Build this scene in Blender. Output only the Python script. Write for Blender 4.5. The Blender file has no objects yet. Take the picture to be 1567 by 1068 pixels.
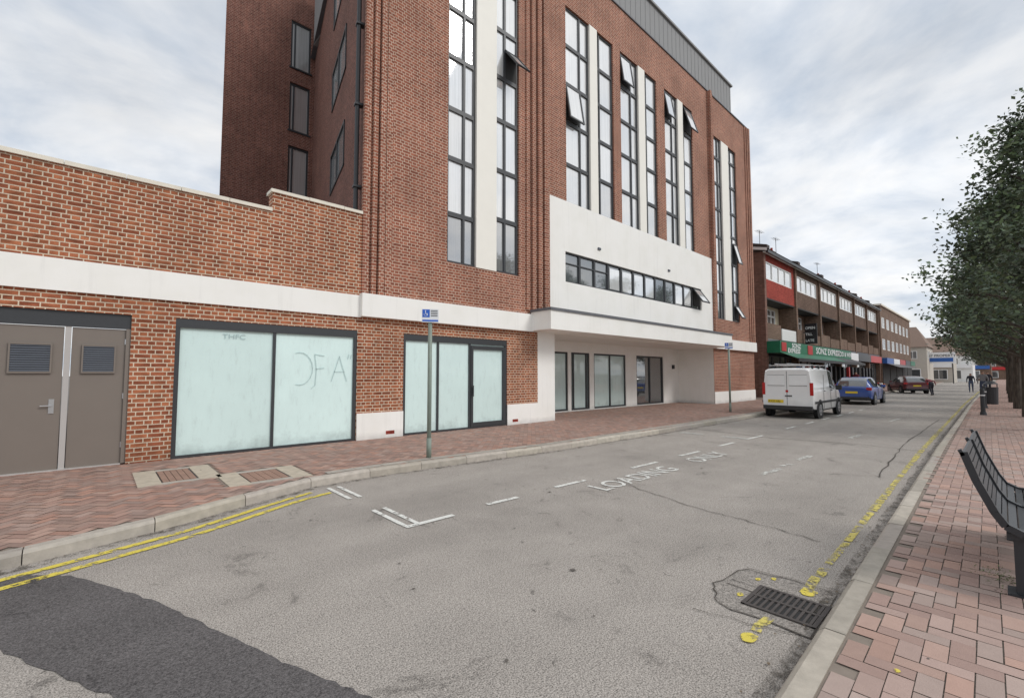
import bpy, math, random
from mathutils import Vector, Matrix
random.seed(7)
sc=bpy.context.scene
sc.view_settings.view_transform='Standard'; sc.view_settings.look='None'; sc.view_settings.exposure=0
COL=sc.collection
FY=9.9   # main facade plane
PZ=0.12  # pavement level

# ------------------------------------------------------------------ materials
def newmat(name):
    m=bpy.data.materials.new(name); m.use_nodes=True
    nt=m.node_tree; b=nt.nodes['Principled BSDF']; return m,nt,b
def N(nt,t,**k):
    n=nt.nodes.new(t)
    for a,v in k.items(): setattr(n,a,v)
    return n
def mixc(nt,fac,a,b,blend='MIX'):
    n=N(nt,'ShaderNodeMix',data_type='RGBA',blend_type=blend)
    for s,v in ((n.inputs[0],fac),(n.inputs[6],a),(n.inputs[7],b)):
        if hasattr(v,'is_output'): nt.links.new(v,s)
        elif isinstance(v,(int,float)): s.default_value=v
        else: s.default_value=(*v[:3],1)
    return n.outputs[2]
def noise(nt,vec,scale,detail=4,rough=.55,dist=0):
    n=N(nt,'ShaderNodeTexNoise'); n.inputs['Scale'].default_value=scale
    n.inputs['Detail'].default_value=detail; n.inputs['Roughness'].default_value=rough; n.inputs['Distortion'].default_value=dist
    if vec is not None: nt.links.new(vec,n.inputs['Vector'])
    return n.outputs[0]
def ramp(nt,fac,stops):
    r=N(nt,'ShaderNodeValToRGB'); e=r.color_ramp.elements
    while len(e)<len(stops): e.new(.5)
    for i,(p,c) in enumerate(stops):
        e[i].position=p
        e[i].color=(c,c,c,1) if isinstance(c,(int,float)) else (*c,1)
    nt.links.new(fac,r.inputs[0]); return r.outputs[0]
def pos(nt): return N(nt,'ShaderNodeNewGeometry').outputs['Position']
def math_(nt,op,a,b=None):
    n=N(nt,'ShaderNodeMath',operation=op)
    for i,v in enumerate((a,b)):
        if v is None: continue
        if hasattr(v,'is_output'): nt.links.new(v,n.inputs[i])
        else: n.inputs[i].default_value=v
    return n.outputs[0]
def bump(nt,b,h,strength=.3,dist=.01):
    n=N(nt,'ShaderNodeBump'); n.inputs['Strength'].default_value=strength; n.inputs['Distance'].default_value=dist
    nt.links.new(h,n.inputs['Height']); nt.links.new(n.outputs[0],b.inputs['Normal'])
def scaled(nt,p,s,rot=(0,0,0)):
    m=N(nt,'ShaderNodeMapping'); m.inputs['Scale'].default_value=s; m.inputs['Rotation'].default_value=rot; nt.links.new(p,m.inputs[0]); return m.outputs[0]
def plain(name,col,rough=.6,var=.15,scale=6,metal=0,bmp=0,bscale=80,attr=False,spec=.5):
    m,nt,b=newmat(name); p=pos(nt)
    f=noise(nt,p,scale,4)
    c=mixc(nt,f,[x*(1-var) for x in col],[min(1,x*(1+var)) for x in col])
    if attr:
        a=N(nt,'ShaderNodeAttribute',attribute_name='Col'); c=mixc(nt,1.0,c,a.outputs[0],'MULTIPLY')
    nt.links.new(c,b.inputs['Base Color']); b.inputs['Roughness'].default_value=rough; b.inputs['Metallic'].default_value=metal
    b.inputs['Specular IOR Level'].default_value=spec
    if bmp: bump(nt,b,noise(nt,p,bscale,3),bmp,.004)
    return m
def brickmat(name,c1,c2,mortar,w=.225,h=.075,ms=.007,dirt=.25,english=True,flat=False,lo=.6,hi=1.3):
    m,nt,b=newmat(name); p=pos(nt)
    s=N(nt,'ShaderNodeSeparateXYZ'); nt.links.new(p,s.inputs[0])
    cb=N(nt,'ShaderNodeCombineXYZ')
    if flat:
        nt.links.new(s.outputs[0],cb.inputs[0]); nt.links.new(s.outputs[1],cb.inputs[1])
    else:
        nt.links.new(math_(nt,'ADD',s.outputs[0],s.outputs[1]),cb.inputs[0]); nt.links.new(s.outputs[2],cb.inputs[1])
    br=N(nt,'ShaderNodeTexBrick'); br.offset=.5; br.squash=.5 if english else 1; br.squash_frequency=2
    for k,v in (('Scale',1),('Mortar Size',ms),('Mortar Smooth',.15),('Bias',0),('Brick Width',w),('Row Height',h)): br.inputs[k].default_value=v
    br.inputs['Color1'].default_value=(*c1,1); br.inputs['Color2'].default_value=(*c2,1); br.inputs['Mortar'].default_value=(*mortar,1)
    nt.links.new(cb.outputs[0],br.inputs['Vector'])
    n1=ramp(nt,noise(nt,scaled(nt,cb.outputs[0],(5,13.3,1)),1.0,1),[(.3,lo),(.7,hi)])
    brk=mixc(nt,1.0,br.outputs[0],n1,'MULTIPLY')
    c=mixc(nt,br.outputs[1],brk,mortar)
    n2=ramp(nt,noise(nt,p,.7,5,.6),[(.3,1-dirt),(.7,1+dirt*.4)])
    c=mixc(nt,1.0,c,n2,'MULTIPLY')
    n3=ramp(nt,noise(nt,p,60,2),[(.3,.82),(.7,1.15)]); c=mixc(nt,1.0,c,n3,'MULTIPLY')
    if not flat:
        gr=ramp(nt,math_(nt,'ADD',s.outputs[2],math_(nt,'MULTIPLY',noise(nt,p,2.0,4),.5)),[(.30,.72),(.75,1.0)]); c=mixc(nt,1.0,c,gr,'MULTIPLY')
    nt.links.new(c,b.inputs['Base Color']); b.inputs['Roughness'].default_value=.88; b.inputs['Specular IOR Level'].default_value=.25
    bump(nt,b,math_(nt,'SUBTRACT',1.0,br.outputs[1]),.6,.006)
    return m
M={}
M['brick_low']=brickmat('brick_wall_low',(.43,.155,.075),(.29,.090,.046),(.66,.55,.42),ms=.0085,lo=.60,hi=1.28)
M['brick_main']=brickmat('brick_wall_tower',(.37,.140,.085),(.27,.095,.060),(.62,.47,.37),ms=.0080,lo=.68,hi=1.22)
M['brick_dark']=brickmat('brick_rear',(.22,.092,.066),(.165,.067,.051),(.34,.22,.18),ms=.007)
M['brick_brown']=brickmat('brick_brown',(.21,.13,.095),(.155,.095,.068),(.33,.26,.20),ms=.006)
M['brick_gable']=brickmat('brick_gable',(.24,.12,.09),(.18,.09,.07),(.36,.27,.22),ms=.006)
M['tile_red']=brickmat('hung_tiles_red',(.46,.085,.06),(.36,.06,.045),(.14,.03,.02),w=.17,h=.12,ms=.006,english=False)
M['tile_brown']=brickmat('hung_tiles_brown',(.20,.13,.095),(.15,.095,.07),(.06,.04,.035),w=.17,h=.12,ms=.006,english=False)
M['roof_tile']=plain('roof_tiles',(.07,.055,.05),.85,.3,9)
M['roof_brown']=plain('roof_tiles_brown',(.22,.15,.115),.85,.3,9)
def render_mat():
    m,nt,b=newmat('white_render'); p=pos(nt)
    f=noise(nt,p,1.2,6,.6); c=ramp(nt,f,[(.3,(.87,.86,.81)),(.55,(.91,.90,.86)),(.8,(.92,.915,.88))])
    st=ramp(nt,noise(nt,scaled(nt,p,(6,6,.35)),1.5,5,.7),[(.28,.94),(.45,1.0)])
    c=mixc(nt,1.0,c,st,'MULTIPLY')
    s=N(nt,'ShaderNodeSeparateXYZ'); nt.links.new(p,s.inputs[0])
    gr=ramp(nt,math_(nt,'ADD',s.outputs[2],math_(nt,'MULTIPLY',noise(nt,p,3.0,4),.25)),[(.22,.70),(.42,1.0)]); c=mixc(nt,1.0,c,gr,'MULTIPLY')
    nt.links.new(c,b.inputs['Base Color']); b.inputs['Roughness'].default_value=.85
    bump(nt,b,noise(nt,p,90,3),.35,.004); return m
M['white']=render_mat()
M['cream']=plain('cream_panel',(.87,.845,.77),.6,.04,3)
M['frame']=plain('anthracite_frame',(.040,.043,.047),.4,.15,20)
M['coping']=plain('stone_coping',(.76,.71,.61),.85,.15,5,bmp=.3)
M['lead']=plain('lead_flashing',(.13,.135,.15),.6,.2,5)
M['door']=plain('door_paint',(.20,.17,.145),.45,.05,3)
M['doorframe']=plain('door_frame_steel',(.46,.44,.42),.4,.05,3)
M['vent']=plain('vent_louvre',(.07,.08,.10),.5,.1,10)
M['steel']=plain('brushed_steel',(.55,.55,.55),.3,.05,10,metal=.9)
M['galv']=plain('painted_pole_green',(.22,.26,.22),.5,.15,10)
M['black']=plain('black_metal',(.028,.030,.034),.42,.2,12)
M['rubber']=plain('rubber',(.02,.02,.02),.85,.1,12)
M['concrete']=plain('kerb_concrete',(.42,.385,.335),.9,.32,11,bmp=.5,attr=True)
M['joint']=plain('paving_joint',(.24,.20,.165),.95,.3,9)
M['ground']=plain('ground',(.18,.17,.15),.95,.3,.5)
M['white_upvc']=plain('upvc_white',(.82,.82,.80),.4,.05,5)
M['penthouse']=plain('grey_cladding',(.27,.27,.27),.75,.06,2)
M['darkin']=plain('dark_interior',(.02,.02,.02),.7,.2,3)
M['sofit']=plain('soffit',(.87,.85,.80),.8,.05,3)
def glass(name,tint,gl=.42,washed=False,curtain=False):
    m,nt,b=newmat(name); p=pos(nt)
    a=N(nt,'ShaderNodeAttribute',attribute_name='Col')
    f=noise(nt,p,1.1 if washed else .8,5,.6)
    c=mixc(nt,f,[x*.90 for x in tint],[min(1,x*1.06) for x in tint])
    if washed:
        w=ramp(nt,noise(nt,scaled(nt,p,(3,1,.8),(0,.5,0)),3,6,.75),[(.28,.84),(.45,.97),(.7,1.0)]); c=mixc(nt,1.0,c,w,'MULTIPLY')
        w=ramp(nt,noise(nt,p,22,3,.7),[(.2,.75),(.33,1.0)]); c=mixc(nt,1.0,c,w,'MULTIPLY')
        s=N(nt,'ShaderNodeSeparateXYZ'); nt.links.new(p,s.inputs[0])
        gr=ramp(nt,math_(nt,'ADD',s.outputs[2],math_(nt,'MULTIPLY',noise(nt,p,2.2,5,.7),.9)),[(.50,.66),(.85,1.0)]); c=mixc(nt,1.0,c,gr,'MULTIPLY')
    if curtain:
        w=ramp(nt,noise(nt,scaled(nt,p,(14,1,.4)),1.0,3,.6),[(.3,.82),(.6,1.0)]); c=mixc(nt,1.0,c,w,'MULTIPLY')
    c=mixc(nt,1.0,c,a.outputs[0],'MULTIPLY')
    nt.links.new(c,b.inputs['Base Color']); b.inputs['Roughness'].default_value=.5
    g=N(nt,'ShaderNodeBsdfGlossy'); g.inputs['Roughness'].default_value=.03; g.inputs['Color'].default_value=(1,1,1,1)
    bp=N(nt,'ShaderNodeBump'); bp.inputs['Strength'].default_value=.04; bp.inputs['Distance'].default_value=.02
    nt.links.new(noise(nt,p,1.5,2),bp.inputs['Height']); nt.links.new(bp.outputs[0],g.inputs['Normal'])
    fr=N(nt,'ShaderNodeLayerWeight'); fr.inputs['Blend'].default_value=.35
    fac=math_(nt,'ADD',math_(nt,'MULTIPLY',fr.outputs['Facing'],.5),gl-.1)
    mx=N(nt,'ShaderNodeMixShader'); nt.links.new(fac,mx.inputs[0]); nt.links.new(b.outputs[0],mx.inputs[1]); nt.links.new(g.outputs[0],mx.inputs[2])
    nt.links.new(mx.outputs[0],nt.nodes['Material Output'].inputs[0]); return m
M['glass']=glass('window_glass',(.90,.915,.91),.38,curtain=True)
M['glass_dark']=glass('window_glass_dark',(.05,.06,.065),.22)
M['glass_wash']=glass('whitewashed_glass',(.73,.91,.88),.07,True)
M['glass_car']=glass('car_glass',(.02,.025,.028),.18)
def asphalt(name,base,spk=1.0,brown=(1.0,.915,.825)):
    m,nt,b=newmat(name); p=pos(nt)
    big=ramp(nt,noise(nt,p,.35,5,.6),[(.3,.84),(.5,1.0),(.72,1.06)])
    med=ramp(nt,noise(nt,p,1.7,6,.72,.6),[(.30,.55),(.39,.93),(.7,1.06)])
    st=ramp(nt,noise(nt,p,5.5,3,.6,1.0),[(.24,.42),(.33,1.0)])
    fine=ramp(nt,noise(nt,p,110,2,.8),[(.32,1-.72*spk),(.45,.97),(.66,1+.9*spk)])
    fine2=ramp(nt,noise(nt,p,38,3,.75),[(.28,.74),(.5,1.0),(.72,1.14)])
    trk=ramp(nt,noise(nt,scaled(nt,p,(.05,1.1,1)),1.0,3,.5),[(.35,.92),(.6,1.03)])
    c=mixc(nt,1.0,[base*x for x in brown],big,'MULTIPLY')
    for q in (med,fine,fine2,st,trk): c=mixc(nt,1.0,c,q,'MULTIPLY')
    nt.links.new(c,b.inputs['Base Color']); b.inputs['Roughness'].default_value=.88; b.inputs['Specular IOR Level'].default_value=.2
    bump(nt,b,noise(nt,p,160,2),.5,.005); return m
M['asphalt']=asphalt('asphalt_old',.315)
M['asphalt_dark']=asphalt('asphalt_patch',.110,.8,(1,.93,.92))
M['asphalt_mid']=asphalt('asphalt_gully_patch',.25,.9)
M['crack']=plain('crack_tar',(.07,.06,.05),.9,.2,10)
def paint(name,col,wear,soft=.06):
    m,nt,b=newmat(name); p=pos(nt)
    f=noise(nt,p,9,5,.75); f2=noise(nt,p,60,3,.7)
    k=ramp(nt,math_(nt,'ADD',math_(nt,'MULTIPLY',f,.7),math_(nt,'MULTIPLY',f2,.3)),[(wear,0.0),(wear+soft,1.0)])
    c=mixc(nt,f2,[x*.72 for x in col],col); nt.links.new(c,b.inputs['Base Color']); b.inputs['Roughness'].default_value=.7
    t=N(nt,'ShaderNodeBsdfTransparent'); mx=N(nt,'ShaderNodeMixShader')
    nt.links.new(k,mx.inputs[0]); nt.links.new(t.outputs[0],mx.inputs[1]); nt.links.new(b.outputs[0],mx.inputs[2])
    nt.links.new(mx.outputs[0],nt.nodes['Material Output'].inputs[0]); return m
M['paint_w']=paint('road_paint_white',(.85,.85,.80),.41)
M['paint_w2']=paint('road_paint_white_worn',(.75,.75,.70),.465)
M['paint_y']=paint('road_paint_yellow',(.80,.66,.10),.43)
M['paint_y2']=paint('road_paint_yellow_worn',(.74,.63,.16),.455,.09)
M['dirt']=paint('gutter_dirt',(.10,.085,.065),.47,.2)
M['paver']=plain('block_paver',(1,1,1),.9,.18,14,attr=True,bmp=.4,bscale=120)
M['iron']=plain('cast_iron',(.07,.06,.055),.7,.3,14)
M['rusty']=plain('cover_pavers',(.32,.20,.15),.9,.3,12)

# ------------------------------------------------------------------ mesh builder
class MB:
    def __init__(s): s.v=[];s.f=[];s.m=[];s.c=[];s.mats=[];s.T=None
    def mi(s,k):
        if k not in s.mats: s.mats.append(k)
        return s.mats.index(k)
    def add(s,vs,fs,k,c=(1,1,1)):
        o=len(s.v)
        if s.T is not None: vs=[tuple(s.T@Vector(v)) for v in vs]
        s.v+=[tuple(v) for v in vs]
        for f in fs: s.f.append([o+i for i in f]); s.m.append(s.mi(k)); s.c.append(c)
    def quad(s,pts,k,c=(1,1,1)): s.add(pts,[list(range(len(pts)))],k,c)
    def box(s,x0,x1,y0,y1,z0,z1,k,c=(1,1,1)):
        vs=[(x0,y0,z0),(x1,y0,z0),(x1,y1,z0),(x0,y1,z0),(x0,y0,z1),(x1,y0,z1),(x1,y1,z1),(x0,y1,z1)]
        s.add(vs,[(0,3,2,1),(4,5,6,7),(0,1,5,4),(1,2,6,5),(2,3,7,6),(3,0,4,7)],k,c)
    def tube(s,p0,p1,r0,r1,k,n=10,c=(1,1,1),cap=True):
        p0=Vector(p0);p1=Vector(p1);d=(p1-p0).normalized()
        a=d.orthogonal().normalized();b=d.cross(a);vs=[]
        for p,r in((p0,r0),(p1,r1)):
            for i in range(n):
                t=2*math.pi*i/n; vs.append(p+(a*math.cos(t)+b*math.sin(t))*r)
        fs=[(i,(i+1)%n,n+(i+1)%n,n+i) for i in range(n)]
        if cap: fs+=[tuple(range(n-1,-1,-1)),tuple(range(n,2*n))]
        s.add(vs,fs,k,c)
    def wall(s,X0,X1,Z0,Z1,Y,ops,k,depth=.12,rk=None):
        xs=sorted({X0,X1}|{o[0] for o in ops}|{o[1] for o in ops}); zs=sorted({Z0,Z1}|{o[2] for o in ops}|{o[3] for o in ops})
        for i in range(len(xs)-1):
            for j in range(len(zs)-1):
                cx=(xs[i]+xs[i+1])/2;cz=(zs[j]+zs[j+1])/2
                if any(o[0]<cx<o[1] and o[2]<cz<o[3] for o in ops): continue
                s.quad([(xs[i],Y,zs[j]),(xs[i+1],Y,zs[j]),(xs[i+1],Y,zs[j+1]),(xs[i],Y,zs[j+1])],k)
        for a,b,c,d in [o[:4] for o in ops]:
            e=Y+depth; r=rk or k
            s.quad([(a,Y,c),(a,e,c),(a,e,d),(a,Y,d)],r); s.quad([(b,Y,c),(b,Y,d),(b,e,d),(b,e,c)],r)
            s.quad([(a,Y,c),(b,Y,c),(b,e,c),(a,e,c)],r); s.quad([(a,Y,d),(a,e,d),(b,e,d),(b,Y,d)],r)
    def window(s,x0,x1,z0,z1,y,xf,zs,g='glass',fr='frame',t=.05,bar=.035,shade=(.35,1),low=None):
        s.box(x0,x1,y-.03,y+.05,z1-t,z1,fr); s.box(x0,x1,y-.03,y+.05,z0,z0+t,fr)
        s.box(x0,x0+t,y-.032,y+.05,z0,z1,fr); s.box(x1-t,x1,y-.032,y+.05,z0,z1,fr)
        xs=[x0+(x1-x0)*q for q in xf]; 
        for q in xs[1:-1]: s.box(q-bar,q+bar,y-.034,y+.05,z0+t,z1-t,fr)
        zz=[z0]+list(zs)+[z1]
        for q in zs: s.box(x0+t,x1-t,y-.036,y+.05,q-bar*1.7,q+bar*1.7,fr)
        for j in range(len(zz)-1):
            base=random.uniform(*shade)
            for i in range(len(xs)-1):
                v=base*random.uniform(.9,1.05)
                if low and j==0: v=random.uniform(*low)
                tx=random.uniform(-.004,.004); tz=random.uniform(-.004,.004)
                s.quad([(xs[i],y+.012-tx-tz,zz[j]),(xs[i+1],y+.012+tx-tz,zz[j]),(xs[i+1],y+.012+tx+tz,zz[j+1]),(xs[i],y+.012-tx+tz,zz[j+1])],g,(v,v,v))
    def openpane(s,x0,x1,zt,h,y,ang,g='glass'):
        old=s.T; s.T=Matrix.Translation((0,y,zt))@Matrix.Rotation(-ang,4,'X')
        s.box(x0,x0+.06,-.03,.02,-h,0,'frame');s.box(x1-.06,x1,-.03,.02,-h,0,'frame')
        s.box(x0+.06,x1-.06,-.028,.018,-h,-h+.06,'frame');s.box(x0+.06,x1-.06,-.028,.018,-.06,0,'frame')
        s.box(x0+.06,x1-.06,-.01,0,-h+.06,-.06,g,(.8,.8,.8)); s.T=old
        s.box(x0+.05,x1-.05,y+.0,y+.02,zt-h+.05,zt-.05,'darkin')
    def done(s,name,parent=None,smooth=False):
        me=bpy.data.meshes.new(name); me.from_pydata(s.v,[],s.f)
        for k in s.mats: me.materials.append(M[k])
        me.polygons.foreach_set('material_index',s.m)
        ca=me.color_attributes.new('Col','FLOAT_COLOR','CORNER'); dat=[]
        for p,c in zip(me.polygons,s.c):
            for _ in range(p.loop_total): dat+= [c[0],c[1],c[2],1]
        ca.data.foreach_set('color',dat)
        if smooth: me.polygons.foreach_set('use_smooth',[True]*len(me.polygons))
        me.update(); ob=bpy.data.objects.new(name,me); COL.objects.link(ob)
        if parent: ob.parent=parent
        return ob
def empty(name,loc=(0,0,0),rz=0):
    e=bpy.data.objects.new(name,None); COL.objects.link(e); e.location=loc; e.rotation_euler=(0,0,rz); e.empty_display_size=.3; return e
def text(name,body,size,loc,rot,mat,parent=None,sx=1,ext=0,align='LEFT',bold=0,shear=0):
    cu=bpy.data.curves.new(name,'FONT'); cu.body=body; cu.size=size; cu.align_x=align; cu.extrude=ext; cu.offset=bold; cu.shear=shear
    t=bpy.data.objects.new(name+'_c',cu); COL.objects.link(t)
    dg=bpy.context.evaluated_depsgraph_get(); me=bpy.data.meshes.new_from_object(t.evaluated_get(dg))
    bpy.data.objects.remove(t); ob=bpy.data.objects.new(name,me); COL.objects.link(ob)
    me.materials.clear(); me.materials.append(M[mat]); ob.location=loc; ob.rotation_euler=rot; ob.scale=(sx,1,1)
    if parent: ob.parent=parent
    return ob
R90=(math.pi/2,0,0)

# ------------------------------------------------------------------ ground, road
b=MB(); b.quad([(-400,-600,-.02),(900,-600,-.02),(900,600,-.02),(-400,600,-.02)],'ground'); b.done('ground')
b=MB(); b.quad([(-40,-1,0),(400,-1,0),(400,8,0),(-40,8,0)],'asphalt'); b.done('road')
KL=[(-14,2.6),(-6,4.35),(-3,5.0),(-1.2,5.42),(-.2,5.7),(.7,5.98),(1.2,6.22),(1.7,6.48),(2.1,6.66),(2.5,6.75),(3.6,6.74),(4.8,6.66),(7.1,6.45),(11,6.38),(16.6,6.36),(30,6.45),(60,6.9),(100,7.6),(400,13)]
KR=[(-14,.55),(0,.74),(5,.84),(13,1.0),(35,1.25),(60,1.35),(100,1.3),(400,1.3)]
def lerp(K,x):
    for (a,b_),(c,d) in zip(K,K[1:]):
        if a<=x<=c: return b_+(d-b_)*(x-a)/(c-a)
    return K[-1][1]
b=MB()
for (a,ya),(c,yc) in zip(KL,KL[1:]): b.quad([(a,ya+.1,PZ-.008),(c,yc+.1,PZ-.008),(c,26,PZ-.008),(a,26,PZ-.008)],'joint')
M['pave_far']=brickmat('block_paving_far',(.44,.29,.24),(.38,.25,.21),(.30,.25,.21),w=.2,h=.1,ms=.005,english=False,flat=True)
x=31
while x<390:
    x2=min(390,x+ (3 if x<100 else 40)); b.quad([(x,lerp(KL,x)+.12,PZ),(x2,lerp(KL,x2)+.12,PZ),(x2,12,PZ),(x,12,PZ)],'pave_far'); x=x2
def herring(b,x0,x1,inside,ang,cols,w=.1,z=PZ,lum=(.85,1.15)):
    ca,sa=math.cos(ang),math.sin(ang)
    cx=(x0+x1)/2
    R=int((x1-x0)/w*.62)+ 60
    for r in range(-R,R):
        for c in range(-R,R):
            k=(c-r)%4
            if k==0: q=(c,r,c+2,r+1)
            elif k==3: q=(c,r,c+1,r+2)
            else: continue
            mx=(q[0]+q[2])/2*w; my=(q[1]+q[3])/2*w
            X=cx+mx*ca-my*sa; Y=mx*sa+my*ca+5
            if not inside(X,Y): continue
            p=[]; g=random.uniform(.0018,.0038)
            zz=z+random.uniform(-.0015,.0015)
            for u,v in ((q[0]*w+g,q[1]*w+g),(q[2]*w-g,q[1]*w+g),(q[2]*w-g,q[3]*w-g),(q[0]*w+g,q[3]*w-g)):
                p.append((cx+u*ca-v*sa,u*sa+v*ca+5,zz+random.uniform(-.0008,.0008)))
            col=random.choice(cols); v=random.uniform(*lum)
            b.quad(p,'paver',tuple(t*v for t in col))
COV=[(.45,1.4,7.75,8.95),(1.35,2.4,6.95,7.95)]
def inL(X,Y):
    if X<-3.5 or X>31 or Y<lerp(KL,X)+.13 : return False
    if any(a<X<b_ and c<Y<d for a,b_,c,d in COV): return False
    return Y<(11.8 if 11<X<23 else 9.95)
colsL=[(.40,.255,.205),(.37,.235,.19),(.42,.28,.225),(.33,.225,.185),(.39,.275,.23),(.43,.25,.19)]
colsR=[(.46,.315,.26),(.43,.295,.25),(.45,.325,.28),(.40,.275,.235),(.475,.31,.25),(.45,.345,.30),(.38,.29,.25)]
herring(b,-4,31,inL,math.radians(45),colsL)
b.done('pavement')
b=MB()
for (a,ya),(c,yc) in zip(KR,KR[1:]): b.quad([(a,-14,PZ-.008),(c,-14,PZ-.008),(c,yc-.1,PZ-.008),(a,ya-.1,PZ-.008)],'joint')
x=26
while x<390:
    x2=min(390,x+(3 if x<100 else 40)); b.quad([(x,-14,PZ),(x2,-14,PZ),(x2,lerp(KR,x2)-.13,PZ),(x,lerp(KR,x)-.13,PZ)],'pave_far'); x=x2
def inR(X,Y): return -.5<X<26 and -3.2<Y<lerp(KR,X)-.17
herring(b,-1,26,inR,math.radians(90.9),colsR,lum=(.87,1.1))
b.done('pavement')
def kerb(K,side,x1=70,w=.135,name='kerb'):
    b=MB(); x=-13.0
    while x<x1:
        L=.9 if x<40 else 3
        x2=x+L-.008; ya,yb=lerp(K,x),lerp(K,x2)
        v=random.uniform(.82,1.14); c=(v,v*random.uniform(.97,1.0),v*random.uniform(.93,1))
        s=side; zt=PZ+random.uniform(-.003,.004); e=random.uniform(.008,.018)
        pr=[(0,-.03),(0,zt-.03),(.012*s,zt-e),(.035*s,zt),(w*s,zt),(w*s,-.03)]
        vs=[(x,ya+o,z) for o,z in pr]+[(x2,yb+o,z) for o,z in pr]; n=len(pr)
        fs=[(i,(i+1)%n,n+(i+1)%n,n+i) for i in range(n)]+[tuple(range(n)),tuple(range(2*n-1,n-1,-1))]
        b.add(vs,fs,'concrete',c); x+=L
    b.add([(x,lerp(K,x),-.03),(380,lerp(K,380),-.03),(380,lerp(K,380),PZ),(x,lerp(K,x),PZ)],[(0,1,2,3)],'concrete')
    return b.done(name)
kerb(KL,1); kerb(KR,-1)
b=MB(); x=2.6
while x<30:
    x2=x+.44; b.quad([(x,lerp(KL,x)+.137,PZ+.004),(x2,lerp(KL,x2)+.137,PZ+.004),(x2,lerp(KL,x2)+.30,PZ+.004),(x,lerp(KL,x)+.30,PZ+.004)],'concrete',(random.uniform(.8,1.05),)*3); x+=.45
b.done('paving_edge_strip')
for (a,c,d,e) in COV:
    p=empty('inspection_cover',(0,0,0)); b=MB()
    b.box(a,a+.26,d,e,PZ-.02,PZ+.002,'concrete',(1.15,1.1,1.0)); b.box(c-.26,c,d,e,PZ-.02,PZ+.002,'concrete',(1.15,1.1,1.0))
    b.box(a+.26,c-.26,d,d+.12,PZ-.02,PZ+.001,'concrete'); b.box(a+.26,c-.26,e-.12,e,PZ-.02,PZ+.001,'concrete')
    b.done('surround',p); b=MB(); b.box(a+.26,c-.26,d+.12,e-.12,PZ-.03,PZ-.006,'iron')
    nx=5; ny=8; X0,X1,Y0,Y1=a+.28,c-.28,d+.14,e-.14
    for i in range(nx):
        for j in range(ny):
            u=X0+(X1-X0)*i/nx; v=Y0+(Y1-Y0)*j/ny; b.box(u,u+(X1-X0)/nx-.008,v,v+(Y1-Y0)/ny-.008,PZ-.006,PZ+.003,'rusty')
    b.done('lid',p)

b=MB()
def jag(pts,amp=.02,seg=10):
    out=[]
    for (a,b_),(c,d) in zip(pts,pts[1:]):
        for i in range(seg):
            t=i/seg; out.append((a+(c-a)*t+random.uniform(-amp,amp),b_+(d-b_)*t+random.uniform(-amp,amp)))
    out.append(pts[-1]); return out
L1=jag([(-.35,5.35),(-.08,5.08),(.38,4.1),(.8,2.85),(1.1,2.1),(1.6,.9)],.010,14)
L2=jag([(.95,.9),(.55,2.0),(.1,3.1),(-.4,4.1),(-1.6,4.6),(-3,4.9)],.010,14)
b.quad([(x,y,.004) for x,y in L1+L2],'asphalt_dark'); 
gp=jag([(3.24,.87),(3.26,1.44),(3.55,1.56),(3.98,1.50),(4.05,1.2),(4.02,.88)],.022,5)
b.quad([(x,y,.004) for x,y in gp],'asphalt_mid')
b.done('asphalt_patch')
def strip(b,pts,w,k,z,wj=0):
    P=[Vector(p) for p in pts]; n=len(P); Lf=[];Rt=[]
    for i in range(n):
        d=(P[min(n-1,i+1)]-P[max(0,i-1)])
        if d.length<1e-6: d=Vector((1,0))
        nn=Vector((-d.y,d.x)).normalized(); 
        a=w/2*(1+random.uniform(-wj,wj)); c=w/2*(1+random.uniform(-wj,wj))
        Lf.append(P[i]+nn*a); Rt.append(P[i]-nn*c)
    vs=[(q.x,q.y,z) for q in Rt]+[(q.x,q.y,z) for q in Lf]
    b.add(vs,[(i,i+1,n+i+1,n+i) for i in range(n-1)],k)
b=MB()
strip(b,jag([(5.9,4.1),(5.65,3.5),(5.35,2.6),(5.3,2.0),(5.15,1.25)],.03,9),.010,'crack',.009,.7)
strip(b,jag([(13.0,6.2),(12.6,4),(12.9,2.2),(12.7,1.1)],.03,9),.025,'crack',.009,.7)
strip(b,jag([(9,1.4),(14,1.6),(22,1.6)],.03,12),.015,'crack',.009,.8)
strip(b,gp+[gp[0]],.008,'crack',.0092,.8)
for r in range(4):
    x=random.uniform(3.2,4.1); strip(b,jag([(x,.9),(x+random.uniform(-.2,.2),1.5)],.02,6),.006,'crack',.0094,.7)
b.done('road_cracks')
b=MB()
def off(K,x,o): return (x,lerp(K,x)+o)
for o in (-.28,-.50):
    end=2.25 if o==-.28 else 2.42
    xs=[-6+i*.2 for i in range(int((end+6)/.2)+1)]
    strip(b,[off(KL,q,o) for q in xs],.08,'paint_y',.008,.06)
b.done('double_yellow_line')
b=MB()
xs=[-2+i*.35 for i in range(200)]
strip(b,[off(KR,q,.06) for q in xs],.12,'dirt',.0065,.3)
strip(b,[off(KL,q,-.07) for q in xs if q>-2],.13,'dirt',.0065,.3)
b.done('gutter_dirt')
b=MB()
x=4.28
while x<60:
    L=random.uniform(.18,.7)*(1+x*.05); 
    w=random.uniform(.055,.08)*(1+.012*x)
    xs=[x+L*i/6 for i in range(7)]; strip(b,[(q,lerp(KR,q)+.23+random.uniform(-.003,.003)) for q in xs],w,'paint_y2',.008,.10)
    x+=L+random.uniform(.02,.12)
def blob(cx,cy,r,el=1.5,k='paint_y'):
    n=20; ph=random.uniform(0,6); 
    b.quad([(cx+r*el*(1+.10*math.sin(2*t+ph))*math.cos(t),cy+r*(1+.10*math.sin(3*t+ph))*math.sin(t),.0095) for t in [6.2832*i/n for i in range(n)]],k)
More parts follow.
